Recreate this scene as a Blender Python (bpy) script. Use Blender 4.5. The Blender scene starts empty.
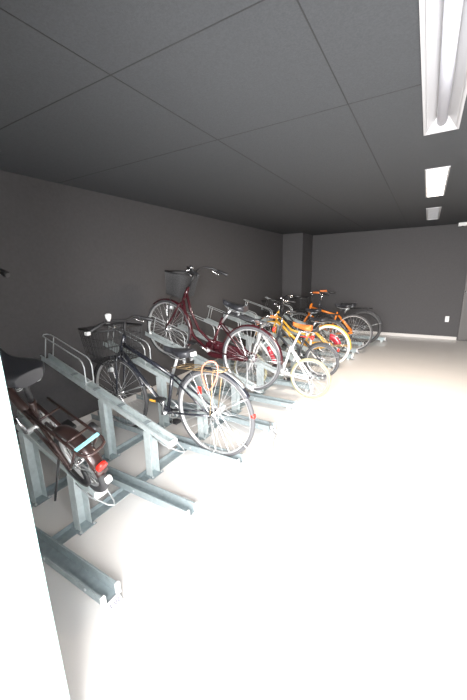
import bpy, math, random
from mathutils import Vector, Matrix, Euler
random.seed(4)
PI = math.pi
S = bpy.context.scene
C = S.collection

# ------------------------------------------------------------------ camera
CAMH = 1.45
_p, _y, _r = .2392978, -.538914, -.0243052
cy_, sy_, cp_, sp_ = math.cos(_y), math.sin(_y), math.cos(_p), math.sin(_p)
fwd = Vector((sy_*cp_, cy_*cp_, -sp_)); right = Vector((cy_, -sy_, 0)); up = right.cross(fwd)
r2 = math.cos(_r)*right + math.sin(_r)*up; u2 = -math.sin(_r)*right + math.cos(_r)*up
cam = bpy.data.objects.new('camera', bpy.data.cameras.new('camera')); C.objects.link(cam)
cam.data.sensor_fit = 'VERTICAL'; cam.data.sensor_height = 24; cam.data.lens = 24*319.374/700
cam.data.clip_start = .02
M = Matrix.Identity(4)
for i in range(3):
    M[i][0] = r2[i]; M[i][1] = u2[i]; M[i][2] = -fwd[i]
M[2][3] = CAMH
cam.matrix_world = M
S.camera = cam

# ------------------------------------------------------------------ world, light, exposure
W = bpy.data.worlds.new('overcast_sky'); S.world = W; W.use_nodes = True
W.node_tree.nodes['Background'].inputs[0].default_value = (.93, .97, 1, 1)
W.node_tree.nodes['Background'].inputs[1].default_value = 3.4

def area(name, loc, target, sx, sy, power, color=(1, 1, 1), portal=False, spread=180):
    l = bpy.data.lights.new(name, 'AREA'); l.shape = 'RECTANGLE'; l.size = sx; l.size_y = sy
    l.energy = power; l.color = color; l.spread = math.radians(spread)
    if portal: l.cycles.is_portal = True
    o = bpy.data.objects.new(name, l); C.objects.link(o); o.location = loc
    o.rotation_euler = (Vector(target)-Vector(loc)).to_track_quat('-Z', 'Y').to_euler()
    return o
area('daylight_entrance', (.35, -1.45, 1.75), (-.8, 3.0, .4), 2.4, 1.8, 375, (1, .985, .97))

S.view_settings.view_transform = 'Standard'; S.view_settings.look = 'None'
S.view_settings.gamma = 1; S.view_settings.use_curve_mapping = False
S.view_settings.exposure = 1.2

# ------------------------------------------------------------------ materials
def mat(name, col, rough=.5, metal=0.0, var=0.0, scale=8, bump=0.0, bscale=200, spec=.5, coat=0, emit=None, trans=0, alpha=1):
    m = bpy.data.materials.new(name); m.use_nodes = True
    nt = m.node_tree; b = nt.nodes['Principled BSDF']
    b.inputs['Base Color'].default_value = (*col, 1); b.inputs['Roughness'].default_value = rough
    b.inputs['Metallic'].default_value = metal; b.inputs['Specular IOR Level'].default_value = spec
    b.inputs['Coat Weight'].default_value = coat; b.inputs['Transmission Weight'].default_value = trans
    if emit: b.inputs['Emission Color'].default_value = (*emit[0], 1); b.inputs['Emission Strength'].default_value = emit[1]
    tc = nt.nodes.new('ShaderNodeTexCoord')
    if var:
        n = nt.nodes.new('ShaderNodeTexNoise'); n.inputs['Scale'].default_value = scale; n.inputs['Detail'].default_value = 5
        nt.links.new(tc.outputs['Object'], n.inputs['Vector'])
        r = nt.nodes.new('ShaderNodeValToRGB')
        r.color_ramp.elements[0].position = .3; r.color_ramp.elements[1].position = .7
        r.color_ramp.elements[0].color = (*[c*(1-var) for c in col], 1)
        r.color_ramp.elements[1].color = (*[min(1, c*(1+var)) for c in col], 1)
        nt.links.new(n.outputs['Fac'], r.inputs[0]); nt.links.new(r.outputs[0], b.inputs['Base Color'])
    if bump:
        n = nt.nodes.new('ShaderNodeTexNoise'); n.inputs['Scale'].default_value = bscale; n.inputs['Detail'].default_value = 3
        nt.links.new(tc.outputs['Object'], n.inputs['Vector'])
        bp = nt.nodes.new('ShaderNodeBump'); bp.inputs['Strength'].default_value = bump; bp.inputs['Distance'].default_value = .003
        nt.links.new(n.outputs['Fac'], bp.inputs['Height']); nt.links.new(bp.outputs[0], b.inputs['Normal'])
    return m

M_ = {}
M_['wall'] = mat('grey_fabric_wallpaper', (.086, .083, .086), .75, var=.05, scale=40, bump=.5, bscale=260, spec=.25)
M_['ceil'] = mat('dark_grey_ceiling_board', (.072, .076, .082), .8, var=.10, scale=140, bump=.4, bscale=350, spec=.2)
M_['floor'] = mat('pale_epoxy_floor', (.69, .668, .650), .24, var=.015, scale=3, spec=.5)
M_['base'] = mat('pale_vinyl_baseboard', (.62, .59, .57), .5)
M_['ground'] = mat('outdoor_concrete', (.17, .17, .17), .9, var=.1)
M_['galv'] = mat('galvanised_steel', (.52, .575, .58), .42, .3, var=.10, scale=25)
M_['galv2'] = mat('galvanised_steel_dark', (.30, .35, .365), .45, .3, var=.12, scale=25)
M_['zinc'] = mat('bright_zinc_rod', (.60, .63, .64), .35, .5)
M_['plastic_w'] = mat('white_plastic', (.82, .82, .82), .4)
M_['chrome'] = mat('chrome', (.78, .78, .80), .18, 1)
M_['alu'] = mat('aluminium_rim', (.78, .79, .80), .30, .75)
M_['spoke'] = mat('spoke_steel', (.75, .75, .76), .3, .7)
M_['tyre'] = mat('tyre_rubber', (.055, .055, .058), .65)
M_['tyre_g'] = mat('dusty_grey_tyre', (.085, .085, .09), .7)
M_['tyre_c'] = mat('cream_tyre', (.33, .31, .20), .6)
M_['tyre_w'] = mat('white_tyre', (.80, .80, .76), .6)
M_['black'] = mat('black_plastic', (.022, .022, .024), .45)
M_['vinyl'] = mat('black_vinyl', (.030, .031, .036), .32, bump=.15, bscale=400)
M_['p_black'] = mat('black_paint', (.020, .022, .030), .25, coat=.5)
M_['p_burg'] = mat('burgundy_paint', (.050, .009, .013), .25, coat=.6)
M_['p_white'] = mat('white_paint', (.80, .80, .80), .3, coat=.4)
M_['p_yellow'] = mat('mustard_paint', (.75, .42, .06), .3, coat=.4)
M_['p_orange'] = mat('orange_paint', (.70, .20, .02), .3, coat=.4)
M_['p_brown'] = mat('copper_brown_paint', (.055, .029, .026), .3, .3, coat=.4)
M_['p_red'] = mat('red_paint', (.38, .02, .035), .3, coat=.4)
M_['p_grey'] = mat('dark_grey_paint', (.06, .062, .068), .35, coat=.3)
M_['orange_v'] = mat('orange_tan_vinyl', (.62, .17, .04), .45)
M_['red_r'] = mat('red_reflector', (.75, .03, .02), .25)
M_['amber'] = mat('amber_plastic', (.80, .40, .05), .35)
M_['cyan'] = mat('cyan_strap', (.30, .68, .76), .4)
M_['brass'] = mat('tan_wire', (.50, .36, .20), .35, .6)
M_['coral'] = mat('coral_lock_hose', (.75, .24, .16), .4)
M_['steelw'] = mat('wire_steel', (.55, .57, .58), .35, .7)
M_['refl_w'] = mat('luminaire_reflector', (.50, .50, .515), .35, spec=.5)
M_['tube_off'] = mat('unlit_tube', (.52, .53, .58), .7, spec=.1)
M_['tube_on'] = mat('lit_tube', (1, .95, .85), .3, emit=((1, .86, .66), 14))
M_['diff_on'] = mat('lit_diffuser', (1, .95, .9), .4, emit=((1, .90, .78), 6.0))
M_['louvre'] = mat('brushed_louvre', (.22, .22, .225), .4, .4)
M_['door'] = mat('grey_painted_door', (.095, .088, .085), .5)
M_['glass'] = mat('frosted_white_glass', (.93, .95, .95), .55, trans=.12)
M_['glass_e'] = mat('pale_green_glass_edge', (.22, .34, .32), .15)
M_['ink'] = mat('grey_ink', (.10, .09, .13), .6)
M_['tag_w'] = mat('tag_plastic', (.40, .40, .42), .5)

# ------------------------------------------------------------------ mesh builder
class MB:
    def __init__(s): s.v = []; s.f = []; s.s = []
    def face(s, idx, sm=False): s.f.append(idx); s.s.append(sm)
    def box(s, x0, x1, y0, y1, z0, z1, mtx=None):
        b = len(s.v)
        P = [Vector((x, y, z)) for z in (z0, z1) for y in (y0, y1) for x in (x0, x1)]
        s.v += [mtx @ p if mtx else p for p in P]
        for q in ((0, 2, 3, 1), (4, 5, 7, 6), (0, 1, 5, 4), (2, 6, 7, 3), (0, 4, 6, 2), (1, 3, 7, 5)): s.face([b+i for i in q])
        return s
    def tube(s, pts, r, n=8, closed=False, squash=None):
        pts = [Vector(p) for p in pts]; N = len(pts); b = len(s.v)
        rs = r if isinstance(r, (list, tuple)) else [r]*N
        nrm = None
        for i, p in enumerate(pts):
            if closed: t = pts[(i+1) % N]-pts[i-1]
            elif i == 0: t = pts[1]-pts[0]
            elif i == N-1: t = pts[-1]-pts[-2]
            else: t = (pts[i+1]-p).normalized()+(p-pts[i-1]).normalized()
            t.normalize()
            if nrm is None:
                a = Vector((0, 0, 1)) if abs(t.z) < .9 else Vector((0, 1, 0))
                nrm = a-t*a.dot(t)
            else: nrm = nrm-t*nrm.dot(t)
            nrm.normalize(); bi = t.cross(nrm)
            for k in range(n):
                a = 2*PI*k/n
                s.v.append(p+(nrm*math.cos(a)+bi*math.sin(a)*(squash or 1))*rs[i])
        for i in range(N if closed else N-1):
            for k in range(n):
                a = b+i*n+k; a2 = b+i*n+(k+1) % n; c = b+((i+1) % N)*n+k; c2 = b+((i+1) % N)*n+(k+1) % n
                s.face([a, a2, c2, c], n > 4)
        if not closed:
            s.face([b+k for k in reversed(range(n))]); s.face([b+(N-1)*n+k for k in range(n)])
        return s
    def arc(s, prof, cx, cz, a0=0, a1=2*PI, n=48, cy=0):
        # revolve a closed profile of (radius, y) about the y axis through (cx, cz)
        full = abs(a1-a0-2*PI) < 1e-6; b = len(s.v); m = len(prof); st = n if full else n+1
        for i in range(st):
            a = a0+(a1-a0)*i/n
            for (r, y) in prof: s.v.append(Vector((cx+r*math.cos(a), cy+y, cz+r*math.sin(a))))
        for i in range(n):
            for k in range(m):
                j = (i+1) % st
                s.face([b+i*m+k, b+j*m+k, b+j*m+(k+1) % m, b+i*m+(k+1) % m], True)
        if not full:
            s.face([b+k for k in range(m)]); s.face([b+(st-1)*m+k for k in reversed(range(m))])
        return s
    def loft(s, secs, cap=True, sm=True):
        b = len(s.v); m = len(secs[0])
        for sec in secs: s.v += [Vector(p) for p in sec]
        for i in range(len(secs)-1):
            for k in range(m): s.face([b+i*m+k, b+i*m+(k+1) % m, b+(i+1)*m+(k+1) % m, b+(i+1)*m+k], sm)
        if cap: s.face([b+k for k in reversed(range(m))]); s.face([b+(len(secs)-1)*m+k for k in range(m)])
        return s
    def ext(s, poly, x0, x1):   # polygon in (y, z) extruded along x
        return s.loft([[(x0, y, z) for y, z in poly], [(x1, y, z) for y, z in poly]], sm=False)
    def xf(s, m): s.v = [m @ v for v in s.v]; return s
    def build(s, name, m, parent=None, label=None, bevel=0):
        me = bpy.data.meshes.new(name); me.from_pydata([tuple(v) for v in s.v], [], s.f)
        me.polygons.foreach_set('use_smooth', s.s); me.validate(); me.update()
        me.materials.append(M_[m] if isinstance(m, str) else m)
        o = bpy.data.objects.new(name, me); C.objects.link(o)
        if parent: o.parent = parent
        if label: o['label'] = label
        if bevel:
            bv = o.modifiers.new('bevel', 'BEVEL'); bv.width = bevel; bv.segments = 2; bv.limit_method = 'ANGLE'
        import bmesh
        bm = bmesh.new(); bm.from_mesh(me); bmesh.ops.recalc_face_normals(bm, faces=bm.faces); bm.to_mesh(me); bm.free()
        return o

def thing(name, label, cat, loc=(0, 0, 0), group=None, mtx=None):
    o = bpy.data.objects.new(name, None); C.objects.link(o); o.empty_display_size = .05
    if mtx: o.matrix_world = mtx
    else: o.location = loc
    o['label'] = label; o['category'] = cat
    if group: o['group'] = group
    return o
def tag(o, label, cat, group=None):
    o['label'] = label; o['category'] = cat
    if group: o['group'] = group
    return o
def struct(name, mb, m):
    o = mb.build(name, m); o['kind'] = 'structure'; return o
def copy_tree(o, parent=None):
    c = o.copy(); C.objects.link(c)
    if parent: c.parent = parent
    for ch in list(o.children): copy_tree(ch, c)
    return c

# ------------------------------------------------------------------ the room
XL, XR, YB, YF, ZC = -2.86, 1.75, 7.77, .30, 2.24
struct('floor', MB().box(XL-.1, XR+.1, YF-.02, YB+.1, -.1, 0), 'floor')
struct('ground_outside', MB().box(-12, 12, -14, YF-.02, -.14, -.01), 'ground')
struct('wall_left', MB().box(XL-.12, XL, YF, YB+.12, 0, ZC+.1), 'wall')
struct('wall_back', MB().box(XL, XR, YB, YB+.12, 0, ZC+.1), 'wall')
struct('wall_right', MB().box(XR, XR+.12, YF, YB+.12, 0, ZC+.1), 'wall')
struct('wall_pillar', MB().box(XL, -2.40, 7.05, YB, 0, ZC+.02), 'wall')
LIGHTS = [(1.26, 2.50), (3.36, 4.58), (5.45, 6.70)]
LX0, LX1 = -.093, .062
cm = MB()
cm.box(XL, LX0, YF, YB, ZC, ZC+.1); cm.box(LX1, XR, YF, YB, ZC, ZC+.1)
ye = [YF]+[v for ab in LIGHTS for v in ab]+[YB]
for i in range(0, len(ye), 2): cm.box(LX0, LX1, ye[i], ye[i+1], ZC, ZC+.1)
co = struct('ceiling', cm, M_['ceil'])
# shadow joints between the boards: thin grooves modelled as recessed dark strips
jm = MB(); t = .0022
for x in (-1.19, -.42): jm.box(x-t, x+t, YF, YB, ZC-.0015, ZC+.01)
for y in (1.07, 1.86):
    a, b = XL, XR
    if y < 1.3: jm.box(a, b, y-t, y+t, ZC-.0013, ZC+.01)
    else: jm.box(a, LX0-.015, y-t, y+t, ZC-.0013, ZC+.01); jm.box(LX1+.015, b, y-t, y+t, ZC-.0013, ZC+.01)
struct('trim_1', jm, mat('dark_joint_shadow_gap', (.03, .03, .032), .9))
struct('baseboard_left', MB().box(XL, XL+.012, YF+.02, 7.05, 0, .062), 'base')
struct('baseboard_back', MB().box(-2.40, .64, YB-.012, YB, 0, .062), 'base')
struct('baseboard_pillar', MB().box(XL, -2.388, 7.038, 7.05, 0, .062).box(-2.40, -2.388, 7.05, YB-.012, 0, .062), 'base')
struct('baseboard_right', MB().box(XR-.012, XR, YF, YB, 0, .062), 'base')
struct('added_shading_header', MB().box(XL, XR, YF-.14, YF-.002, 2.0, ZC+.1), 'wall')  # unseen header over the opening, added to keep daylight off the near ceiling
# door in the back wall, at the right
dr = struct('door_1', MB().box(.70, 1.52, YB-.03, YB-.005, .015, 2.05), 'door')
MB().box(.655, .70, YB-.05, YB, 0, 2.09).box(1.52, 1.565, YB-.05, YB, 0, 2.09).box(.70, 1.52, YB-.05, YB, 2.05, 2.09).build('door_frame', 'door', dr)
h = MB().tube([(.735, YB-.03, .97), (.735, YB-.085, .97), (.70, YB-.085, .97), (.665, YB-.085, .97)], .013, 8)
h.tube([(.735, YB-.03, .97), (.735, YB-.04, .97)], .028, 16)
h.build('door_handle', 'chrome', dr, 'chrome lever handle')
# glass screen beside the entrance, outer face in the daylight
gl = tag(MB().box(XL, -.774, .300, .312, .0, 1.995).build('glass_screen', 'glass'), 'tall frosted white glass screen with a pale green edge at the entrance', 'screen')
MB().box(-.774, -.766, .300, .312, .0, 1.995).build('glass_edge', 'glass_e', gl, 'pale green polished edge')

# ------------------------------------------------------------------ ceiling fittings
def luminaire(y0, y1, kind, label):
    x0, x1, dz = LX0, LX1, .055
    xm = (x0+x1)/2
    t = thing('ceiling_light', label, 'light', (xm, (y0+y1)/2, ZC), 'recessed strip lights in the ceiling')
    y0l, y1l = y0-(y0+y1)/2, y1-(y0+y1)/2; hw = (x1-x0)/2
    fr = MB()
    for a, b, c, d in ((-hw-.012, -hw, y0l-.012, y1l+.012), (hw, hw+.012, y0l-.012, y1l+.012), (-hw, hw, y0l-.012, y0l), (-hw, hw, y1l, y1l+.012)):
        fr.box(a, b, c, d, -.006, .0)
    fr.build('frame', 'refl_w', t)
    ho = MB()
    ho.box(-hw, -hw+.003, y0l, y1l, 0, dz).box(hw-.003, hw, y0l, y1l, 0, dz)
    ho.box(-hw, hw, y0l, y0l+.003, 0, dz).box(-hw, hw, y1l-.003, y1l, 0, dz).box(-hw, hw, y0l, y1l, dz, dz+.003)
    if kind != 'louvre':   # sloped end reflectors
        for s_, ye_ in ((1, y0l+.003), (-1, y1l-.003)):
            ho.loft([[(-hw+.003, ye_, 0), (-hw+.003, ye_, dz), (-hw+.003, ye_+s_*.06, dz)], [(hw-.003, ye_, 0), (hw-.003, ye_, dz), (hw-.003, ye_+s_*.06, dz)]], sm=False)
    ho.build('housing', 'refl_w' if kind != 'louvre' else 'louvre', t)
    if kind == 'on':
        MB().box(-hw+.004, hw-.004, y0l+.004, y1l-.004, .004, .008).build('diffuser', 'diff_on', t, 'lit warm white diffuser')
    elif kind == 'off':
        MB().tube([(0, y0l+.03, .040), (0, y1l-.03, .040)], .026, 16, squash=1).build('lamp_tube', 'tube_off', t)
        for s_ in (-1, 1):
            MB().loft([[(s_*.03, y0l+.01, .052), (s_*.034, y0l+.01, .052), (s_*(hw-.004), y0l+.01, .004), (s_*(hw-.008), y0l+.01, .004)],
                       [(s_*.03, y1l-.01, .052), (s_*.034, y1l-.01, .052), (s_*(hw-.004), y1l-.01, .004), (s_*(hw-.008), y1l-.01, .004)]], sm=False).build('reflector', 'refl_w', t)
    else:
        lv = MB(); n = 26
        for i in range(n):
            yy = y0l+(i+.5)*(y1l-y0l)/n; lv.box(-hw+.004, hw-.004, yy-.0012, yy+.0012, .002, .030)
        lv.build('louvre', 'louvre', t)
        MB().tube([(0, y0l+.03, .040), (0, y1l-.03, .040)], .012, 12).build('lamp_tube', 'tube_off', t)
luminaire(*LIGHTS[0], 'off', 'unlit white recessed strip light, largest and nearest in the ceiling')
luminaire(*LIGHTS[1], 'on', 'glowing warm white recessed strip light in the ceiling')
luminaire(*LIGHTS[2], 'louvre', 'small far unlit ceiling light with grey louvre near the back wall')
area('lit_strip_light', (-.015, 3.97, ZC-.012), (-.015, 3.97, 0), .13, 1.2, 32, (1, .84, .68))

t = thing('motion_sensor', 'small white box sensor on the ceiling near the back wall', 'sensor', (.47, 7.60, ZC))
MB().box(-.065, .065, -.045, .045, -.06, 0).build('housing', 'plastic_w', t, bevel=.006)
MB().tube([(0, -.03, -.06), (0, -.03, -.08)], [.018, .012], 12).build('lens', 'black', t, 'dark round lens')
t = thing('wall_outlet', 'small white socket plate low on the back wall', 'outlet', (.438, YB, .36))
MB().box(-.033, .033, -.010, 0, 0, .115).build('cover_plate', 'plastic_w', t, bevel=.003)
for z in (.038, .078): MB().box(-.011, .011, -.0125, -.0098, z-.012, z+.012).build('socket', 'plastic_w', t)

# ------------------------------------------------------------------ bicycle rack
LOW = [.675, 1.265, 1.87, 2.47, 3.04, 3.66, 4.15, 4.75]
HIGH = [.905, 1.485, 2.12, 2.71, 3.30, 3.90, 4.45, 5.02]
SH = .15
LOW2 = [5.36, 5.80, 6.42, 7.03]
HIGH2 = [5.58, 6.10, 6.72]
def floor_beam(x, y0, y1, label):
    t = thing('floor_beam', label, 'beam', (x, y0, 0), 'galvanised floor beams under the bicycle rack')
    L = y1-y0
    MB().loft([[(-.035, 0, 0), (.035, 0, 0), (.035, 0, .004), (-.031, 0, .004), (-.031, 0, .032), (-.035, 0, .032)],
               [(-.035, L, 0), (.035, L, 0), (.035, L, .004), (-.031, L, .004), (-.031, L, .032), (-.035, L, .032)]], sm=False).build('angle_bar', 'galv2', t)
    n = max(2, int(L/.59))
    for i in range(n):
        MB().tube([(.012, .45+i*.59, .004), (.012, .45+i*.59, .012)], .009, 6).build('bolt', 'zinc', t)
floor_beam(-1.63, .42, 5.2, 'long galvanised angle bar on the floor under the front row of rack posts')
floor_beam(-2.09, .42, 5.2, 'long galvanised angle bar on the floor under the rear row of rack posts, nearer the left wall')
floor_beam(-1.63+SH, 5.22, 7.3, 'short galvanised angle bar on the floor under the far end of the rack, front row')
floor_beam(-2.09+SH, 5.22, 7.3, 'short galvanised angle bar on the floor under the far end of the rack, rear row')

def u_profile(hw, h, t=.0025, lip=.014):
    return [(-hw-lip, h), (-hw, h), (-hw, 0), (hw, 0), (hw, h), (hw+lip, h), (hw+lip, h-t), (hw+t, h-t), (hw+t, -t), (-hw-t, -t), (-hw-t, h-t), (-hw-lip, h-t)]
def text_mesh(txt, size, ext=.0006):
    cu = bpy.data.curves.new('txt', 'FONT'); cu.body = txt; cu.size = size; cu.extrude = ext; cu.align_x = 'CENTER'; cu.align_y = 'CENTER'
    o = bpy.data.objects.new('txt', cu); C.objects.link(o)
    dg = bpy.context.evaluated_depsgraph_get(); me = bpy.data.meshes.new_from_object(o.evaluated_get(dg))
    bpy.data.objects.remove(o); return me
def low_slot(y, xs, label, txt=None, xe=-1.08, x0=-2.80, hoop=False):
    t = thing('rack_rail', label, 'bicycle rack', (xe, y, 0), 'low wheel channels of the bicycle rack')
    L = xe-x0
    # channel open at the top; local x from -L to 0
    hw, z0, hh = .036, .034, .052
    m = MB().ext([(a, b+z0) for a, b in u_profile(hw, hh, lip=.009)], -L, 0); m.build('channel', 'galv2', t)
    for s_ in (-1, 1): MB().box(0, .012, min(s_*(hw-.008), s_*(hw+.013)), max(s_*(hw-.008), s_*(hw+.013)), z0-.004, z0+hh+.003).build('end_cap', 'plastic_w', t, 'white plastic end cap')
    # tilted white number tag at the front end
    k = MB().box(-.004, .004, -.037, .037, -.022, .022)
    R = Matrix.Translation((.024, 0, .026)) @ Matrix.Rotation(math.radians(-42), 4, 'Y')
    tg = k.xf(R).build('number_tag', 'tag_w', t, 'white plastic tag', bevel=.002)
    if txt:
        me = text_mesh(txt, .030)
        # text lies in xy, +z normal -> stand it on the tag's outer face
        B = Matrix(((0, 0, 1, .0045), (1, 0, 0, 0), (0, 1, 0, 0), (0, 0, 0, 1)))
        me.transform(R @ B); me.materials.append(M_['ink'])
        o = bpy.data.objects.new('lettering', me); C.objects.link(o); o.parent = tg
    for sx in (-.12, -.45):
        for s_ in (-1, 1): MB().tube([(sx, s_*(hw+.001), z0+.024), (sx, s_*(hw+.006), z0+.024)], .007, 8).build('bolt', 'zinc', t)
    for xx in (-1.63+xs, -2.09+xs, xe-.06):
        MB().box(xx-xe-.02, xx-xe+.02, -.022, .022, .0 if xx == xe-.06 else .0325, z0-.0025).build('foot', 'galv', t)
    return t
lows = [(LOW[0], 0, 'empty low galvanised wheel channel nearest the glass screen, its white end tag in full view', '1-02'),
        (LOW[1], 0, 'empty low galvanised wheel channel directly in front of the copper-brown bicycle', None),
        (LOW[2], 0, 'low galvanised wheel channel under the black city bicycle', None),
        (LOW[3], 0, 'empty low galvanised wheel channel behind the black city bicycle, cable over its end', None),
        (LOW[4], 0, 'empty low galvanised wheel channel in front of the white child bicycle', None),
        (LOW[5], 0, 'low galvanised wheel channel just behind the white child bicycle', None),
        (LOW[6], 0, 'low galvanised wheel channel under the small grey-tyred bicycle', None),
        (LOW[7], 0, 'low galvanised wheel channel under the mustard yellow bicycle', None),
        (LOW2[0], SH, 'low galvanised wheel channel just behind the mustard yellow bicycle', None),
        (LOW2[1], SH, 'low galvanised wheel channel under the orange bicycle', None),
        (LOW2[2], SH, 'low galvanised wheel channel under the last dark bicycle', None),
        (LOW2[3], SH, 'last low galvanised wheel channel, bare and lying along the back wall', None)]
for y, xs, lab, tx in lows: low_slot(y, xs, lab, tx, xe=-1.08+xs+(.32 if y > 7 else 0), x0=-2.80+xs+(.32 if y > 7 else 0))

SL = .314
def zr(x): return .32+SL*(-1.40-x)         # rail line of a high slot (block 1)
def high_slot(y, xs, label):
    t = thing('rack_slope', label, 'bicycle rack', (-1.40+xs, y, 0), 'sloping wheel channels of the bicycle rack on posts')
    a = math.atan(SL); L = 1.42/math.cos(a)
    T = Matrix.Translation((0, 0, .32)) @ Matrix.Rotation(a, 4, 'Y')
    hw, hh = .030, .044
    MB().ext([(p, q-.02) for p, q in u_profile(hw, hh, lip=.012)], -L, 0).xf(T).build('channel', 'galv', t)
    for d in (.25, .52, .80, 1.08): MB().box(-d-.015, -d+.015, -hw, hw, hh-.024, hh-.021).xf(T).build('cross_strap', 'galv2', t)
    # hoop: two rods running up the rail and joined round the wall end
    H = []; hz = .215; r = .0048; s0, s1 = -.885, -1.485; w = .034
    for sgn in (-1, 1):
        p = [(s0+.015, sgn*w, -.01), (s0, sgn*w, .06), (s0-.03, sgn*w, hz-.05), (s0-.06, sgn*w, hz-.015), (s0-.10, sgn*w, hz), (s1+.05, sgn*w, hz)]
        H.append(p)
    loop = H[0]+[(s1+.015, -w*.9, hz), (s1-.005, -w*.4, hz), (s1-.005, w*.4, hz), (s1+.015, w*.9, hz)]+list(reversed(H[1]))
    hm = MB().tube(loop, r, 8)
    for sgn in (-1, 1):
        hm.tube([(s1+.06, sgn*w, hz), (s1+.06, sgn*w, .01)], r*.9, 8)
    hm.tube([(s0-.0, -w, .045), (s0-.0, w, .045)], r, 8)
    hm.xf(T).build('wheel_hoop', 'zinc', t, 'bright bent-rod hoop')
    # lower end: white cap and a rod fork
    MB().box(-.003, .016, -hw-.008, hw+.008, -.030, .020).xf(T).build('end_cap', 'plastic_w', t, 'white plastic end cap', bevel=.004)
    MB().tube([(-.14, -.045, -.012), (-.02, -.05, -.014), (.09, -.018, -.012), (.115, 0, -.010), (.09, .018, -.012), (-.02, .05, -.014), (-.14, .045, -.012)], .004, 6).xf(T).build('end_rod', 'zinc', t)
    # posts (open C section), each with a flanged foot
    for px in (-1.61, -2.08):
        lx = px+1.40
        zt = zr(px)-.024; lean = .012
        P = MB()
        c = [(-.030, -.038), (.030, -.038), (.030, -.035), (-.027, -.035), (-.027, .035), (.030, .035), (.030, .038), (-.030, .038)]
        P.loft([[(lx+x_, y_, .004) for x_, y_ in c], [(lx+x_+lean*.3, y_*.94, zt) for x_, y_ in c]], sm=False)
        po = P.build('post', 'galv', t)
        MB().box(lx-.050, lx+.050, -.055, .055, .004, .009).build('foot_plate', 'galv2', po)
        for s_ in (-1, 1): MB().tube([(lx+.042, s_*.044, .009), (lx+.042, s_*.044, .017)], .008, 6).build('bolt', 'zinc', po)
    return t
hl = ['sloping galvanised wheel channel under the copper-brown bicycle',
      'empty sloping galvanised wheel channel on two posts between the copper-brown and black bicycles',
      'empty sloping galvanised wheel channel just behind the black city bicycle',
      'sloping galvanised wheel channel carrying the burgundy city bicycle',
      'empty sloping galvanised wheel channel between the burgundy bicycle and the white child bicycle',
      'sloping galvanised wheel channel behind the white child bicycle',
      'sloping galvanised wheel channel between the small grey-tyred and mustard yellow bicycles',
      'sloping galvanised wheel channel just behind the mustard yellow bicycle']
for y, l in zip(HIGH, hl): high_slot(y, 0, l)
for y, l in zip(HIGH2[:1], ['sloping galvanised wheel channel in front of the orange bicycle']): high_slot(y, SH, l)

# ------------------------------------------------------------------ bicycles
# local frame: x forward, y left, z up; origin on the ground line under the rear axle
def lerp(a, b, t): return tuple(a[i]+(b[i]-a[i])*t for i in range(len(a)))
def wheel(root, u, R, tyre, name='wheel', tr=.018, nsp=32, rim='alu', spm='spoke', hubr=.018, rimw=.013, label=None, phase=0):
    w = MB().arc([(R-tr*1.7-.010, -rimw*.7), (R-tr*1.7, -rimw), (R-tr*.9, -rimw), (R-tr*.9, rimw), (R-tr*1.7, rimw), (R-tr*1.7-.010, rimw*.7)], u, R, n=56).build(name, rim, root, label)
    MB().arc([(R-tr+tr*math.cos(a), tr*.95*math.sin(a)) for a in [2*PI*k/10 for k in range(10)]], u, R, n=56).build('tyre', tyre, w)
    sp = MB(); Ri = R-tr*1.7-.004
    for k in range(nsp):
        a = 2*PI*(k+phase)/nsp; s_ = 1 if k % 2 else -1
        off = (1 if (k//2) % 2 else -1)*.95
        sp.tube([(u+hubr*math.cos(a+off), s_*.028, R+hubr*math.sin(a+off)), (u+Ri*math.cos(a), 0, R+Ri*math.sin(a))], .0013, 4)
    sp.build('spokes', spm, w)
    MB().tube([(u, -.046, R), (u, -.032, R), (u, -.031, R), (u, -.027, R), (u, -.026, R), (u, .026, R), (u, .027, R), (u, .031, R), (u, .032, R), (u, .046, R)],
              [.007, .007, hubr+.004, hubr+.004, .013, .013, hubr+.004, hubr+.004, .007, .007], 12).build('hub', 'chrome', w)
    return w
def fender(root, u, R, a0, a1, m, label=None, wd=.027):
    ro = R+.016; prof = []
    for k in range(7):
        b = -1+2*k/6; prof.append((ro-.012*b*b, wd*b))
    for k in reversed(range(7)):
        b = -1+2*k/6; prof.append((ro-.012*b*b-.0025, wd*b*.94))
    f = MB().arc(prof, u, R, math.radians(a0), math.radians(a1), n=36).build('fender', m, root, label)
    return f
def stays(f, u, R, angs, m='steelw', r=.0024):
    for a in angs:
        a = math.radians(a); q = MB()
        for s_ in (-1, 1): q.tube([(u, s_*.05, R), (u+(R+.008)*math.cos(a), s_*.027, R+(R+.008)*math.sin(a))], r, 5)
        q.build('fender_stay', m, f)
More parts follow.
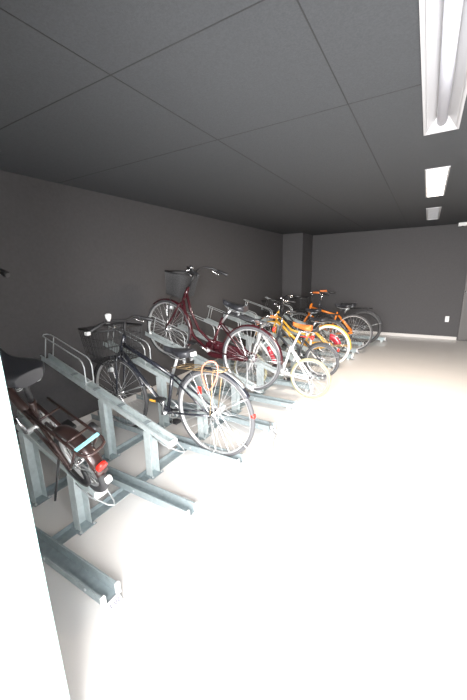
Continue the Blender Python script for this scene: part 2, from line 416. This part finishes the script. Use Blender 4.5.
def saddle(root, u0, u1, z, w=.085, m='vinyl', tilt=0, name='saddle', label=None, springs=True, h=.05):
    # u0 rear, u1 nose
    secs = []; L = u1-u0; n = 16
    for i in range(n+1):
        t = i/n
        hw = w*(math.sqrt(max(0, 1-((t-.22)/.30)**2)) if t < .22 else 1) if t < .22 else w*(.20+.80*(.5+.5*math.cos(PI*min(1, (t-.22)/.52))))
        if t < .22: hw = w*(.62+.38*math.sin(PI/2*t/.22))
        if t > .93: hw *= math.sqrt(max(.15, 1-((t-.93)/.07)**2*.85))
        zz = z+tilt*t+.012*(abs(t-.5)*2)**2
        th = h*(1-.35*t)
        sec = []
        for k in range(16):
            a = 2*PI*k/16; c, s_ = math.cos(a), math.sin(a)
            yy = hw*math.copysign(abs(c)**.75, c)
            up_ = .014*math.copysign(abs(s_)**.8, s_) if s_ > 0 else -th*abs(s_)**.6
            sec.append((u0+L*t, yy, zz+up_-.008*(abs(c)**3)))
        secs.append(sec)
    sd = MB().loft(secs).build(name, m, root, label)
    q = MB()
    for s_ in (-1, 1): q.tube([(u0+.05, s_*.035, z-.045), (u0+.10, s_*.022, z-.062), (u1-.10, s_*.018, z-.055), (u1-.03, s_*.006, z-.03)], .0035, 6)
    q.build('saddle_rail', 'steelw', sd)
    if springs:
        for s_ in (-1, 1):
            pts = [(u0+.045+.013*math.cos(a), s_*.045+.013*math.sin(a), z-.078+.045*a/(8*PI)) for a in [8*PI*i/48 for i in range(49)]]
            MB().tube(pts, .0025, 5).build('spring', 'steelw', sd)
    return sd
def handlebar(root, pts_l, stem_pts, m_bar='alu', grip='black', gl_=.12, r=.0115, lever=True, bell=False, griplabel=None, pts_r=None):
    pr = pts_r or [(a, -b, c) for a, b, c in pts_l]
    full = list(reversed(pts_l))+pr
    if full[len(pts_l)-1] == full[len(pts_l)]: full.pop(len(pts_l))
    hb = MB().tube(full, r, 8).build('handlebar', m_bar, root)
    MB().tube(stem_pts, .0125, 10).build('stem', m_bar, hb)
    for P in (pts_l, pr):
        e, d = Vector(P[-1]), Vector(P[-2]); dr_ = (e-d).normalized()
        g = MB().tube([e-dr_*gl_, e-dr_*(gl_-.006), e-dr_*.05, e-dr_*.004, e+dr_*.006], [.014, .0165, .0175, .0175, .013], 10).build('grip', grip, hb, griplabel)
        if lever:
            o = e-dr_*(gl_+.03)
            MB().tube([o, o+Vector((.045, 0, -.012)), o+dr_*.03+Vector((.055, 0, -.022)), o+dr_*.10+Vector((.050, 0, -.030))], [.010, .009, .006, .005], 6).build('brake_lever', 'chrome', hb)
    if bell:
        o = Vector(lerp(pts_l[-2], pts_l[-1], .2))+Vector((0, 0, .03))
        MB().tube([o-Vector((0, 0, .02)), o-Vector((0, 0, .008)), o, o+Vector((0, 0, .010)), o+Vector((0, 0, .016))], [.008, .024, .026, .020, .006], 14).build('bell', 'chrome', hb)
    return hb
def crank(root, bb, ang=-60, cr=.085, m='alu', cl=.165, pedal='black', pr=None, n=1):
    c = MB().arc([(cr, .040), (cr-.012, .040), (cr-.012, .044), (cr, .044)], bb[0], bb[1], n=32, cy=-.085)
    for k in range(5):
        a = 2*PI*k/5; c.tube([(bb[0], -.043, bb[1]), (bb[0]+(cr-.006)*math.cos(a), -.043, bb[1]+(cr-.006)*math.sin(a))], .005, 5)
    c.tube([(bb[0], -.065, bb[1]), (bb[0], .065, bb[1])], .017, 12)
    ck = c.build('crankset', m, root)
    for s_, a in ((-1, math.radians(ang)), (1, math.radians(ang+180))):
        e = (bb[0]+cl*math.cos(a), s_*.080, bb[1]+cl*math.sin(a))
        MB().tube([(bb[0], s_*.068, bb[1]), e], [.012, .009], 8).build('crank_arm', 'chrome', ck)
        p = MB().box(e[0]-.042, e[0]+.042, min(s_*.09, s_*.165), max(s_*.09, s_*.165), e[2]-.010, e[2]+.010).build('pedal', pedal, ck, bevel=.004)
    return ck
def chain(root, bb, R, cr=.085, sr=.032, m='steelw'):
    q = MB().tube([(0, -.043, R+sr), (bb[0], -.043, bb[1]+cr)], .004, 5).tube([(0, -.043, R-sr), (bb[0], -.043, bb[1]-cr)], .004, 5)
    q.tube([(.0, -.04, R), (0, -.048, R)], sr, 16)
    q.build('chain', m, root)
def chaincase(root, bb, R, m, cr=.10, sr=.05):
    # stadium shaped cover round chain and ring
    n = 14; out = []
    dx, dz = bb[0], bb[1]-R; base = math.atan2(dz, dx)
    for k in range(n+1):
        a = base-PI/2+PI*k/n; out.append((bb[0]+cr*math.cos(a), bb[1]+cr*math.sin(a)))
    for k in range(n+1):
        a = base+PI/2+PI*k/n; out.append((sr*math.cos(a), R+sr*math.sin(a)))
    MB().loft([[(x, -.062, z) for x, z in out], [(x, -.034, z) for x, z in out]], sm=False).build('chain_case', m, root, bevel=.006)
def carrier(root, u0, u1, z0, z1, hw=.06, m='steelw', r=.0045, cross=4, hub=None, fr=None, bars=True):
    q = MB()
    loop = [(u1, -hw, z1), (u0+.04, -hw, z0), (u0+.01, -hw*.8, z0), (u0, -hw*.4, z0), (u0, hw*.4, z0), (u0+.01, hw*.8, z0), (u0+.04, hw, z0), (u1, hw, z1)]
    q.tube(loop, r, 8)
    for k in range(cross):
        t = (k+.5)/cross; u = u0+.03+(u1-u0-.03)*t; z = z0+(z1-z0)*t
        q.tube([(u, -hw, z), (u, hw, z)], r*.8, 6)
    if bars:
        for s_ in (-.35, .35): q.tube([(u0+.01, hw*s_, z0), (u1, hw*s_, z1)], r*.75, 6)
    c = q.build('carrier', m, root)
    if hub:
        for s_ in (-1, 1):
            MB().tube([(u0+.07, s_*hw, z0), (hub[0], s_*.055, hub[1])], r*.85, 6).build('carrier_stay', m, c)
    return c
def wire_basket(root, u0, u1, v0, v1, z0, z1, taper=.8, nx=8, ny=9, nz=4, r=.0016, m='black', label=None, yaw=0, tilt=0, liner=None):
    q = MB(); cu, cv = (u0+u1)/2, (v0+v1)/2
    def P(a, b, t):    # a,b in -1..1, t height 0..1
        s_ = taper+(1-taper)*t
        return (a*(u1-u0)/2*s_, b*(v1-v0)/2*s_, z0+(z1-z0)*t)
    def ring(t, rr):
        q.tube([P(-1, -1, t), P(-1, 1, t), P(1, 1, t), P(1, -1, t)], rr, 6, closed=True)
    ring(1, r*2.3); ring(0, r*1.6); ring(.97, r*1.3)
    for k in range(1, nz): ring(k/nz, r)
    for i in range(nx+1):
        a = -1+2*i/nx
        q.tube([P(a, -1, 1), P(a, -1, 0), P(a, 1, 0), P(a, 1, 1)], r, 4)
    for i in range(ny+1):
        b = -1+2*i/ny
        q.tube([P(-1, b, 1), P(-1, b, 0), P(1, b, 0), P(1, b, 1)], r, 4)
    q.xf(Matrix.Translation((cu, cv, 0)) @ Matrix.Rotation(yaw, 4, 'Z'))
    return q.build('basket', m, root, label)
def frame_fork(root, m, tubes, forkpts, ends, fm=None, flabel=None):
    q = MB()
    for pts, r in tubes: q.tube(pts, r, 10)
    fr = q.build('frame', m, root)
    q = MB(); (crown, axle, Rr, hw) = forkpts
    hr = ends
    q.tube([hr[0], hr[1]], .014, 10)
    for s_ in (-1, 1):
        mid = lerp(crown, axle, .55)
        q.tube([(crown[0], s_*.02, crown[1]), (lerp(crown, axle, .08)[0], s_*hw, lerp(crown, axle, .08)[1]), (mid[0]-.006, s_*hw, mid[1]), (axle[0]-.015, s_*hw, axle[1]+.05), (axle[0], s_*hw, axle[1])], [.012, .0125, .0115, .009, .008], 8)
    q.tube([(crown[0], -.022, crown[1]), (crown[0], .022, crown[1])], .014, 8)
    q.build('fork', fm or m, root, flabel)
    return fr
def kick(root, u, z, m='steelw', L=None, side=1, deg=60):
    MB().tube([(u, side*.05, z), (u-.05, side*.08, .10), (u-.02, side*.09, .07)], .006, 6).build('kickstand', m, root)
def bike_root(X, Y, Z, a, lean, label, name='bicycle', group=None, head=0):
    m = Matrix.Translation((X, Y, Z)) @ Matrix.Rotation(PI+head, 4, 'Z') @ Matrix.Rotation(-a, 4, 'Y') @ Matrix.Rotation(lean, 4, 'X')
    return thing(name, label, 'bicycle', mtx=m, group=group)
AH = math.atan(SL)

# --- black city bicycle with a wire basket (low slot)
b = bike_root(-1.30, LOW[2], .040, -.022, 0, 'black city bicycle with wide wire front basket and coral hose lock on its rear wheel')
R = .355; WB = 1.06; BB = (.475, .285); ST = (.385, .63); HT = (.905, .915); HB = (.985, .75)
wheel(b, 0, R, 'tyre_g', hubr=.03); wheel(b, WB, R, 'tyre')
f = fender(b, 0, R, 15, 150, 'p_black', 'black fender with a pale rear section'); stays(f, 0, R, [150, 60])
MB().arc([(R+.022, -.020), (R+.022, .020), (R+.018, .020), (R+.018, -.020)], 0, R, math.radians(92), math.radians(138), n=14).build('fender_sleeve', 'steelw', f, 'pale metal sleeve')
f = fender(b, WB, R, 20, 160, 'p_black'); stays(f, WB, R, [160])
frame_fork(b, 'p_black', [
    ([(ST[0], 0, ST[1]), (BB[0], 0, BB[1])], .0155), ([(HT[0]+.03, 0, HT[1]-.075), (ST[0]+.005, 0, ST[1]-.02)], .018),
    ([(HB[0]-.005, 0, HB[1]+.03), (BB[0], 0, BB[1])], .018), ([(HT[0], 0, HT[1]), (HB[0], 0, HB[1])], .019),
    ([(ST[0], .02, ST[1]-.02), (0, .052, R)], .0075), ([(ST[0], -.02, ST[1]-.02), (0, -.052, R)], .0075),
    ([(BB[0], .03, BB[1]), (0, .052, R)], .009), ([(BB[0], -.03, BB[1]), (0, -.052, R)], .009), ([(BB[0], -.035, BB[1]), (BB[0], .035, BB[1])], .022)],
    ((HB[0]+.01, HB[1]-.03), (WB, R), 0, .045), ((HT[0]-.01, 0, HT[1]+.02), (HB[0]+.01, 0, HB[1]-.03)))
MB().tube([(HB[0]-.035, .0165, HB[1]-.02), (BB[0]+.05, .0165, BB[1]+.06)], .0035, 6).build('silver_stripe', 'alu', b, 'silver line along the down tube')
saddle(b, .17, .455, .825, w=.082, tilt=.01)
MB().tube([(.32, 0, .77), (ST[0], 0, ST[1])], .0125, 10).build('seat_post', 'alu', b)
MB().tube([(.155, .0, .80), (.16, 0, .83)], .026, 14).build('seat_bell', 'plastic_w', b, 'white plastic cap behind the saddle')
handlebar(b, [(.88, .0, 1.045), (.90, .05, 1.05), (.93, .12, 1.06), (.93, .17, 1.05), (.985, .28, .985)], [(HT[0]-.01, 0, HT[1]), (.88, 0, 1.045)], m_bar='black',
          pts_r=[(.88, -.0, 1.045), (.875, -.05, 1.055), (.90, -.12, 1.065), (.88, -.17, 1.055), (.78, -.24, 1.02)])
MB().box(.955, .995, .285, .320, .965, .995).build('bar_light', 'plastic_w', b, 'white lamp at the bar end', bevel=.006)
q = MB().tube([(.90, .145, 1.06), (.90, .145, 1.085), (.90, .145, 1.115), (.90, .145, 1.125)], [.012, .022, .026, .012], 12).build('bell', 'plastic_w', b, 'white bell')
wire_basket(b, .90, 1.24, -.21, .21, .69, .985, taper=.84, nx=10, ny=12, nz=4, r=.0027, label='black open wire basket', yaw=-.15)
MB().tube([(1.0, .0, .74), (1.06, 0, .69)], .02, 8).tube([(1.04, .10, .67), (1.08, .05, R)], .004, 6).tube([(1.04, -.10, .67), (1.08, -.05, R)], .004, 6).build('basket_bracket', 'black', b)
MB().tube([(1.06, .055, .60), (1.10, .055, .60)], [.022, .028], 12).build('headlamp', 'alu', b, 'silver headlamp on the fork')
carrier(b, -.13, .33, .715, .705, hw=.065, m='brass', r=.0042, cross=5, hub=(0, R))
crank(b, BB, -75, m='alu', pedal='black'); chain(b, BB, R)
MB().box(.44, .50, .165, .169, .435, .452).build('pedal_reflector', 'amber', b, 'amber pedal reflector')
kick(b, 0, R*.9)
MB().tube([(-.33, 0, .40), (-.355, 0, .40)], [.02, .018], 12).build('rear_reflector', 'red_r', b)
q = MB()
for k, (x, y, z) in enumerate([(-.02, .05, .69), (.09, .05, .58), (-.02, .047, .46)]): q.box(x-.02, x+.02, y-.004, y+.004, z-.02, z+.02)
MB().box(.10, .135, .004, .010, .50, .56).build('spoke_reflector', 'red_r', b, 'red reflector between the spokes')
# hose lock over carrier and wheel
pts = []
for k in range(25):
    a = 2*PI*k/24; pts.append((-.04+.065*math.cos(a)-.02*math.sin(a), .085+.02*math.sin(2*a), .69+.11*math.sin(a)))
lk = tag(MB().tube([tuple(b.matrix_world @ Vector(p)) for p in pts[:-1]], .0055, 8, closed=True).build('hose_lock', 'coral'), 'coral hose lock looped over the rear wheel of the black city bicycle', 'lock')
cq = [(.0, .055, .36), (-.10, .075, .30), (-.20, .08, .27), (-.29, .07, .20), (-.36, .05, .13), (-.40, .0, .08), (-.44, -.12, .085), (-.40, -.22, .12), (-.38, -.32, .11), (-.28, -.40, .11), (-.24, -.52, .10), (-.20, -.57, .07)]
cb = [tuple(b.matrix_world @ Vector(p)) for p in cq]
tag(MB().tube(cb, .0045, 6).build('cable_lock', 'steelw'), 'thin grey cable trailing from the black bicycle rear wheel to the next rail end', 'cable')

# --- burgundy city bicycle with dark mesh basket (high slot)
b = bike_root(-1.495, HIGH[3], .290, .215, 0, 'burgundy city bicycle with black mesh front basket raised on a sloping rail')
R = .328; WB = 1.08; BB = (.475, .27); ST = (.40, .60); HT = (.865, .84); HB = (.91, .70)
wheel(b, 0, R, 'tyre_g', hubr=.03, nsp=36); wheel(b, WB, R, 'tyre')
f = fender(b, 0, R, 10, 170, 'p_burg'); stays(f, 0, R, [165, 120])
f = fender(b, WB, R, 40, 200, 'p_burg'); stays(f, WB, R, [195])
frame_fork(b, 'p_burg', [
    ([(ST[0]-.01, 0, ST[1]+.04), (BB[0], 0, BB[1])], .0155),
    ([(HT[0]+.015, 0, HT[1]-.05), (.80, 0, .62), (.66, 0, .44), (.52, 0, .37), (ST[0]+.03, 0, .36)], .015),
    ([(HB[0], 0, HB[1]+.01), (.85, 0, .50), (.70, 0, .34), (.56, 0, .275), (BB[0], 0, BB[1])], .017), ([(HT[0], 0, HT[1]), (HB[0], 0, HB[1])], .019),
    ([(ST[0], .02, ST[1]-.02), (0, .052, R)], .0075), ([(ST[0], -.02, ST[1]-.02), (0, -.052, R)], .0075),
    ([(BB[0], .03, BB[1]), (0, .052, R)], .009), ([(BB[0], -.03, BB[1]), (0, -.052, R)], .009), ([(BB[0], -.035, BB[1]), (BB[0], .035, BB[1])], .022)],
    ((HB[0]+.01, HB[1]-.03), (WB, R), 0, .045), ((HT[0]-.01, 0, HT[1]+.02), (HB[0]+.01, 0, HB[1]-.03)))
saddle(b, .15, .415, .805, w=.085)
MB().tube([(.31, 0, .75), (ST[0]-.01, 0, ST[1])], .0125, 10).build('seat_post', 'alu', b)
handlebar(b, [(.80, .0, 1.02), (.82, .05, 1.03), (.80, .13, 1.07), (.71, .22, 1.07), (.55, .27, 1.04)], [(HT[0]-.005, 0, HT[1]), (.80, 0, 1.02)], m_bar='black',
          pts_r=[(.80, -.0, 1.02), (.82, -.05, 1.03), (.81, -.14, 1.07), (.74, -.22, 1.07), (.57, -.27, 1.03)], bell=True)
wire_basket(b, .90, 1.13, -.21, .08, .73, .97, taper=.82, nx=26, ny=30, nz=18, r=.0028, label='dark fine-mesh basket')
MB().tube([(.95, 0, .77), (.99, 0, .74), (1.05, 0, .715)], .012, 8).tube([(1.02, .08, .72), (WB, .05, R)], .004, 6).tube([(1.02, -.08, .72), (WB, -.05, R)], .004, 6).build('basket_bracket', 'black', b)
MB().tube([(1.0, .055, .60), (1.05, .055, .60)], [.02, .028], 12).build('headlamp', 'alu', b)
carrier(b, -.14, .36, .715, .71, hw=.062, m='p_grey', r=.0048, cross=5, hub=(0, R))
crank(b, BB, 200, m='alu'); chaincase(b, BB, R, 'p_burg')
kick(b, 0, R*.9, 'steelw')
MB().tube([(-.17, 0, .69), (-.185, 0, .69)], .024, 14).build('rear_reflector', 'red_r', b)

# --- white child bicycle, cream tyres, orange saddle; on the floor between two slots
b = bike_root(-1.045, 3.45, 0, 0, 0, 'small white child bicycle with cream tyres and orange saddle')
R = .240; WB = .78; BB = (.34, .26); ST = (.235, .60); HT = (.62, .78); HB = (.66, .62)
wheel(b, 0, R, 'tyre_c', nsp=28, tr=.019); wheel(b, WB, R, 'tyre_c', nsp=28, tr=.019)
frame_fork(b, 'p_white', [
    ([(ST[0], 0, ST[1]), (BB[0], 0, BB[1])], .016), ([(HT[0]+.01, 0, HT[1]-.05), (BB[0]-.02, 0, BB[1]+.10)], .015),
    ([(HB[0], 0, HB[1]+.01), (BB[0], 0, BB[1])], .018), ([(HT[0], 0, HT[1]), (HB[0], 0, HB[1])], .020),
    ([(ST[0], .02, ST[1]-.03), (0, .052, R)], .011), ([(ST[0], -.02, ST[1]-.03), (0, -.052, R)], .011),
    ([(BB[0], .03, BB[1]), (0, .052, R)], .011), ([(BB[0], -.03, BB[1]), (0, -.052, R)], .011), ([(BB[0], -.035, BB[1]), (BB[0], .035, BB[1])], .022)],
    ((HB[0]+.01, HB[1]-.03), (WB, R), 0, .045), ((HT[0]-.01, 0, HT[1]+.02), (HB[0]+.01, 0, HB[1]-.03)))
saddle(b, .0, .22, .83, w=.062, m='orange_v', name='saddle', label='orange saddle', tilt=.03)
MB().tube([(.13, 0, .78), (ST[0], 0, ST[1]-.05)], .0125, 10).build('seat_post', 'p_white', b)
handlebar(b, [(.63, .0, .885), (.64, .06, .89), (.63, .14, .905), (.60, .20, .90), (.53, .26, .885)], [(HT[0]-.005, 0, HT[1]), (.63, 0, .885)], m_bar='chrome', grip='orange_v', griplabel='orange grip', gl_=.09)
crank(b, BB, -100, cr=.06, cl=.12, m='alu'); chain(b, BB, R, cr=.06)
MB().tube([(.52, .022, .57), (.50, .022, .53), (.43, .022, .39)], [.02, .028, .028], 10).build('bottle', 'p_red', b, 'red bottle on the frame')
kick(b, 0, R*.9, 'p_white')
MB().tube([(-.0, .0, .72), (-.025, 0, .715)], .026, 12).tube([(.13, 0, .72), (-.0, 0, .72)], .006, 6).build('rear_reflector', 'red_r', b)

# --- small grey-tyred bicycle with dark frame
b = bike_root(-1.10, LOW[6]-.03, .040, 0, 0, 'small grey-tyred dark child bicycle half hidden behind the white child bicycle')
R = .235; WB = .78; BB = (.33, .24); ST = (.24, .50); HT = (.58, .66); HB = (.62, .53)
wheel(b, 0, R, 'tyre_g', nsp=28, tr=.022); wheel(b, WB, R, 'tyre_g', nsp=28, tr=.022)
f = fender(b, 0, R, 40, 165, 'p_grey'); stays(f, 0, R, [160])
frame_fork(b, 'p_grey', [
    ([(ST[0], 0, ST[1]+.03), (BB[0], 0, BB[1])], .016), ([(HT[0]+.01, 0, HT[1]-.04), (BB[0]-.04, 0, BB[1]+.12)], .015),
    ([(HB[0], 0, HB[1]+.01), (BB[0], 0, BB[1])], .018), ([(HT[0], 0, HT[1]), (HB[0], 0, HB[1])], .020),
    ([(ST[0], .02, ST[1]-.02), (0, .052, R)], .009), ([(ST[0], -.02, ST[1]-.02), (0, -.052, R)], .009),
    ([(BB[0], .03, BB[1]), (0, .052, R)], .009), ([(BB[0], -.03, BB[1]), (0, -.052, R)], .009)],
    ((HB[0]+.01, HB[1]-.03), (WB, R), 0, .045), ((HT[0]-.01, 0, HT[1]+.02), (HB[0]+.01, 0, HB[1]-.03)))
saddle(b, .06, .29, .66, w=.07, springs=False)
MB().tube([(.19, 0, .61), (ST[0], 0, ST[1])], .0125, 10).build('seat_post', 'alu', b)
handlebar(b, [(.57, .0, .80), (.58, .06, .82), (.57, .14, .85), (.54, .20, .85), (.46, .24, .83)], [(HT[0]-.005, 0, HT[1]), (.57, 0, .80)], m_bar='chrome', gl_=.09)
crank(b, BB, -100, cr=.06, cl=.12); chain(b, BB, R, cr=.06)
MB().tube([(-.20, 0, .40), (-.22, 0, .40)], .02, 10).build('rear_reflector', 'red_r', b)

# --- mustard yellow bicycle with white tyres
b = bike_root(-1.165, LOW[7], .040, 0, 0, 'mustard yellow bicycle with white tyres and yellow fenders')
R = .305; WB = .92; BB = (.40, .25); ST = (.27, .56); HT = (.83, .77); HB = (.86, .62)
wheel(b, 0, R, 'tyre_w', nsp=32); wheel(b, WB, R, 'tyre_w', nsp=32)
f = fender(b, 0, R, 25, 185, 'p_yellow', wd=.034); stays(f, 0, R, [175], 'p_yellow')
f = fender(b, WB, R, 10, 165, 'p_yellow', wd=.034); stays(f, WB, R, [160], 'p_yellow')
frame_fork(b, 'p_yellow', [
    ([(ST[0], 0, ST[1]), (BB[0], 0, BB[1])], .017), ([(HT[0]+.01, 0, HT[1]-.04), (.60, 0, .50), (ST[0]+.05, 0, .43)], .018),
    ([(HB[0], 0, HB[1]+.01), (BB[0], 0, BB[1])], .022), ([(HT[0], 0, HT[1]), (HB[0], 0, HB[1])], .021),
    ([(ST[0], .02, ST[1]-.02), (0, .052, R)], .010), ([(ST[0], -.02, ST[1]-.02), (0, -.052, R)], .010),
    ([(BB[0], .03, BB[1]), (0, .052, R)], .011), ([(BB[0], -.03, BB[1]), (0, -.052, R)], .011)],
    ((HB[0]+.01, HB[1]-.03), (WB, R), 0, .045), ((HT[0]-.01, 0, HT[1]+.02), (HB[0]+.01, 0, HB[1]-.03)))
saddle(b, .05, .33, .70, w=.085)
MB().tube([(.20, 0, .66), (ST[0], 0, ST[1])], .0125, 10).build('seat_post', 'alu', b)
handlebar(b, [(.80, .0, .90), (.82, .06, .90), (.81, .15, .93), (.76, .22, .93), (.64, .26, .91)], [(HT[0]-.005, 0, HT[1]), (.80, 0, .90)], m_bar='chrome', gl_=.1)
crank(b, BB, -90, cr=.08); chaincase(b, BB, R, 'p_yellow', cr=.075, sr=.04)
MB().arc([(R*.62, .034), (R*.30, .034), (R*.30, .037), (R*.62, .037)], 0, R, math.radians(95), math.radians(165), n=18).build('coat_guard', 'p_red', b, 'red guard beside the spokes')

# --- orange bicycle
b = bike_root(-1.02, LOW2[1], .040, 0, 0, 'orange bicycle with black tyres and orange grips beyond the mustard yellow bicycle')
R = .325; WB = .98; BB = (.41, .27); ST = (.28, .66); HT = (.76, .80); HB = (.80, .62)
wheel(b, 0, R, 'tyre', nsp=32); wheel(b, WB, R, 'tyre', nsp=32)
frame_fork(b, 'p_orange', [
    ([(ST[0], 0, ST[1]+.02), (BB[0], 0, BB[1])], .018), ([(HT[0]+.01, 0, HT[1]-.05), (ST[0]+.01, 0, ST[1]-.04)], .018),
    ([(HB[0], 0, HB[1]+.01), (BB[0], 0, BB[1])], .023), ([(HT[0], 0, HT[1]), (HB[0], 0, HB[1])], .022),
    ([(ST[0], .02, ST[1]-.02), (0, .052, R)], .012), ([(ST[0], -.02, ST[1]-.02), (0, -.052, R)], .012),
    ([(BB[0], .03, BB[1]), (0, .052, R)], .012), ([(BB[0], -.03, BB[1]), (0, -.052, R)], .012)],
    ((HB[0]+.01, HB[1]-.03), (WB, R), 0, .045), ((HT[0]-.01, 0, HT[1]+.02), (HB[0]+.01, 0, HB[1]-.03)))
saddle(b, .06, .33, .80, w=.08)
MB().tube([(.20, 0, .76), (ST[0], 0, ST[1])], .0125, 10).build('seat_post', 'black', b)
handlebar(b, [(.74, .0, .95), (.75, .06, .98), (.73, .14, 1.02), (.69, .20, 1.03), (.56, .26, 1.03)], [(HT[0]-.005, 0, HT[1]), (.74, 0, .95)], m_bar='black', grip='orange_v', griplabel='orange grip', gl_=.12)
crank(b, BB, -90, cr=.08); chain(b, BB, R)
wire_basket(b, .84, 1.10, -.15, .15, .70, .92, taper=.85, nx=12, ny=12, nz=8, r=.0030, label='black front basket')

# --- far dark bicycles
def plain_bike(X, Y, Z, a, label, R=.31, tyre='tyre', paint='p_grey', carr=True, basket=False, barm='chrome', rim='alu'):
    b = bike_root(X, Y, Z, a, 0, label)
    WB = 1.02; BB = (.45, .27); ST = (.36, .58); HT = (.84, .80); HB = (.88, .64)
    wheel(b, 0, R, tyre, nsp=28, rim=rim, tr=.018 if rim == 'alu' else .026, spm='spoke' if rim == 'alu' else 'p_grey'); wheel(b, WB, R, tyre, nsp=28, rim=rim)
    f = fender(b, 0, R, 20, 165, 'p_grey'); stays(f, 0, R, [160])
    frame_fork(b, paint, [
        ([(ST[0], 0, ST[1]+.02), (BB[0], 0, BB[1])], .016), ([(HT[0]+.01, 0, HT[1]-.05), (.62, 0, .52), (ST[0]+.04, 0, .40)], .015),
        ([(HB[0], 0, HB[1]+.01), (BB[0], 0, BB[1])], .018), ([(HT[0], 0, HT[1]), (HB[0], 0, HB[1])], .020),
        ([(ST[0], .02, ST[1]-.02), (0, .052, R)], .009), ([(ST[0], -.02, ST[1]-.02), (0, -.052, R)], .009),
        ([(BB[0], .03, BB[1]), (0, .052, R)], .009), ([(BB[0], -.03, BB[1]), (0, -.052, R)], .009)],
        ((HB[0]+.01, HB[1]-.03), (WB, R), 0, .045), ((HT[0]-.01, 0, HT[1]+.02), (HB[0]+.01, 0, HB[1]-.03)))
    saddle(b, .16, .43, .76, w=.085, springs=False)
    MB().tube([(.30, 0, .72), (ST[0], 0, ST[1])], .0125, 10).build('seat_post', 'alu', b)
    handlebar(b, [(.82, .0, .94), (.84, .06, .95), (.83, .15, .97), (.77, .22, .97), (.62, .26, .95)], [(HT[0]-.005, 0, HT[1]), (.82, 0, .94)], m_bar=barm)
    if carr: carrier(b, -.14, .32, .69, .68, hw=.065, m='black', r=.005, hub=(0, R))
    if basket: wire_basket(b, .90, 1.18, -.17, .17, .68, .90, taper=.85, nx=14, ny=14, nz=8, r=.0028, label='black front basket')
    crank(b, BB, -90, cr=.08); chain(b, BB, R)
    return b
plain_bike(-.95, LOW2[2], .040, 0, 'dark bicycle with black tyres and rear carrier, last of the row before the back wall', R=.32, rim='black')
plain_bike(-1.32, LOW2[0], .040, 0, 'dark bicycle with chrome handlebar and black basket, half hidden between the yellow and orange ones', R=.30, basket=True)

# --- copper-brown small-wheel bicycle in the nearest sloping slot, leaning towards the camera
b = bike_root(-1.50, .905, .338, .30, math.radians(-16), 'copper-brown small-wheeled bicycle with black saddle and rear carrier, nearest in the photo')
R = .20; WB = .84; BB = (.36, .22); ST = (.34, .38); HT = (.66, .52); HB = (.69, .42)
wheel(b, 0, R, 'tyre', tr=.024, nsp=28); wheel(b, WB, R, 'tyre', tr=.024, nsp=28)
f = fender(b, 0, R, 20, 160, 'p_brown', 'copper-brown rear fender', wd=.033); stays(f, 0, R, [150, 120])
f2 = fender(b, WB, R, 20, 165, 'p_brown', wd=.033)
frame_fork(b, 'p_brown', [
    ([(ST[0]-.015, 0, ST[1]+.05), (BB[0], 0, BB[1])], .018), ([(HB[0], 0, HB[1]+.02), (.54, 0, .30), (BB[0], 0, BB[1]+.02)], .024), ([(HT[0], 0, HT[1]), (HB[0], 0, HB[1])], .021),
    ([(ST[0], .022, ST[1]), (0, .056, R)], .010), ([(ST[0], -.022, ST[1]), (0, -.056, R)], .010),
    ([(BB[0], .03, BB[1]), (0, .056, R)], .010), ([(BB[0], -.03, BB[1]), (0, -.056, R)], .010)],
    ((HB[0]+.01, HB[1]-.02), (WB, R), 0, .05), ((HT[0]-.01, 0, HT[1]+.02), (HB[0]+.01, 0, HB[1]-.02)))
saddle(b, .23, .515, .65, w=.100, tilt=.02, h=.06)
MB().tube([(.33, 0, .60), (ST[0]-.01, 0, ST[1])], .015, 10).build('seat_post', 'black', b)
handlebar(b, [(.68, .0, .87), (.71, .06, .88), (.72, .16, .89), (.68, .24, .89), (.60, .27, .88)], [(HT[0]-.005, 0, HT[1]), (.68, 0, .87)], m_bar='black',
          pts_r=[(.68, 0, .87), (.74, -.07, .88), (.88, -.18, .90), (.93, -.235, .90), (.92, -.26, .90), (.79, -.27, .895)])
c = carrier(b, -.19, .28, .445, .435, hw=.060, m='p_brown', r=.0075, cross=2, hub=(0, R), bars=False)
MB().box(-.135, -.117, -.060, .060, .452, .457).build('carrier_band', 'cyan', b, 'pale blue band across the carrier')
MB().tube([(-.09, -.078, .43), (-.04, -.078, .43)], [.018, .022], 12).build('dynamo_lamp', 'black', b, 'small black side lamp')
MB().tube([(-.185, 0, .335), (-.205, 0, .328)], .027, 18).build('rear_reflector', 'red_r', b, 'round red reflector')
MB().box(-.237, -.215, -.016, .016, .235, .270).build('tail_plate', 'plastic_w', b, 'white tail reflector', bevel=.005)
crank(b, BB, -100, cr=.070, cl=.12); chain(b, BB, R, cr=.070)
MB().arc([(.09, .036), (.125, .036), (.125, .048), (.09, .048)], 0, R, math.radians(150), math.radians(330), n=16).build('chain_guard', 'black', b)
MB().tube([(.10, .055, .20), (.08, .12, .05), (.09, .15, -.06), (.13, .14, -.12), (.17, .11, -.11)], .006, 8).build('brake_cable', 'black', b, 'black cable hanging in a loop')
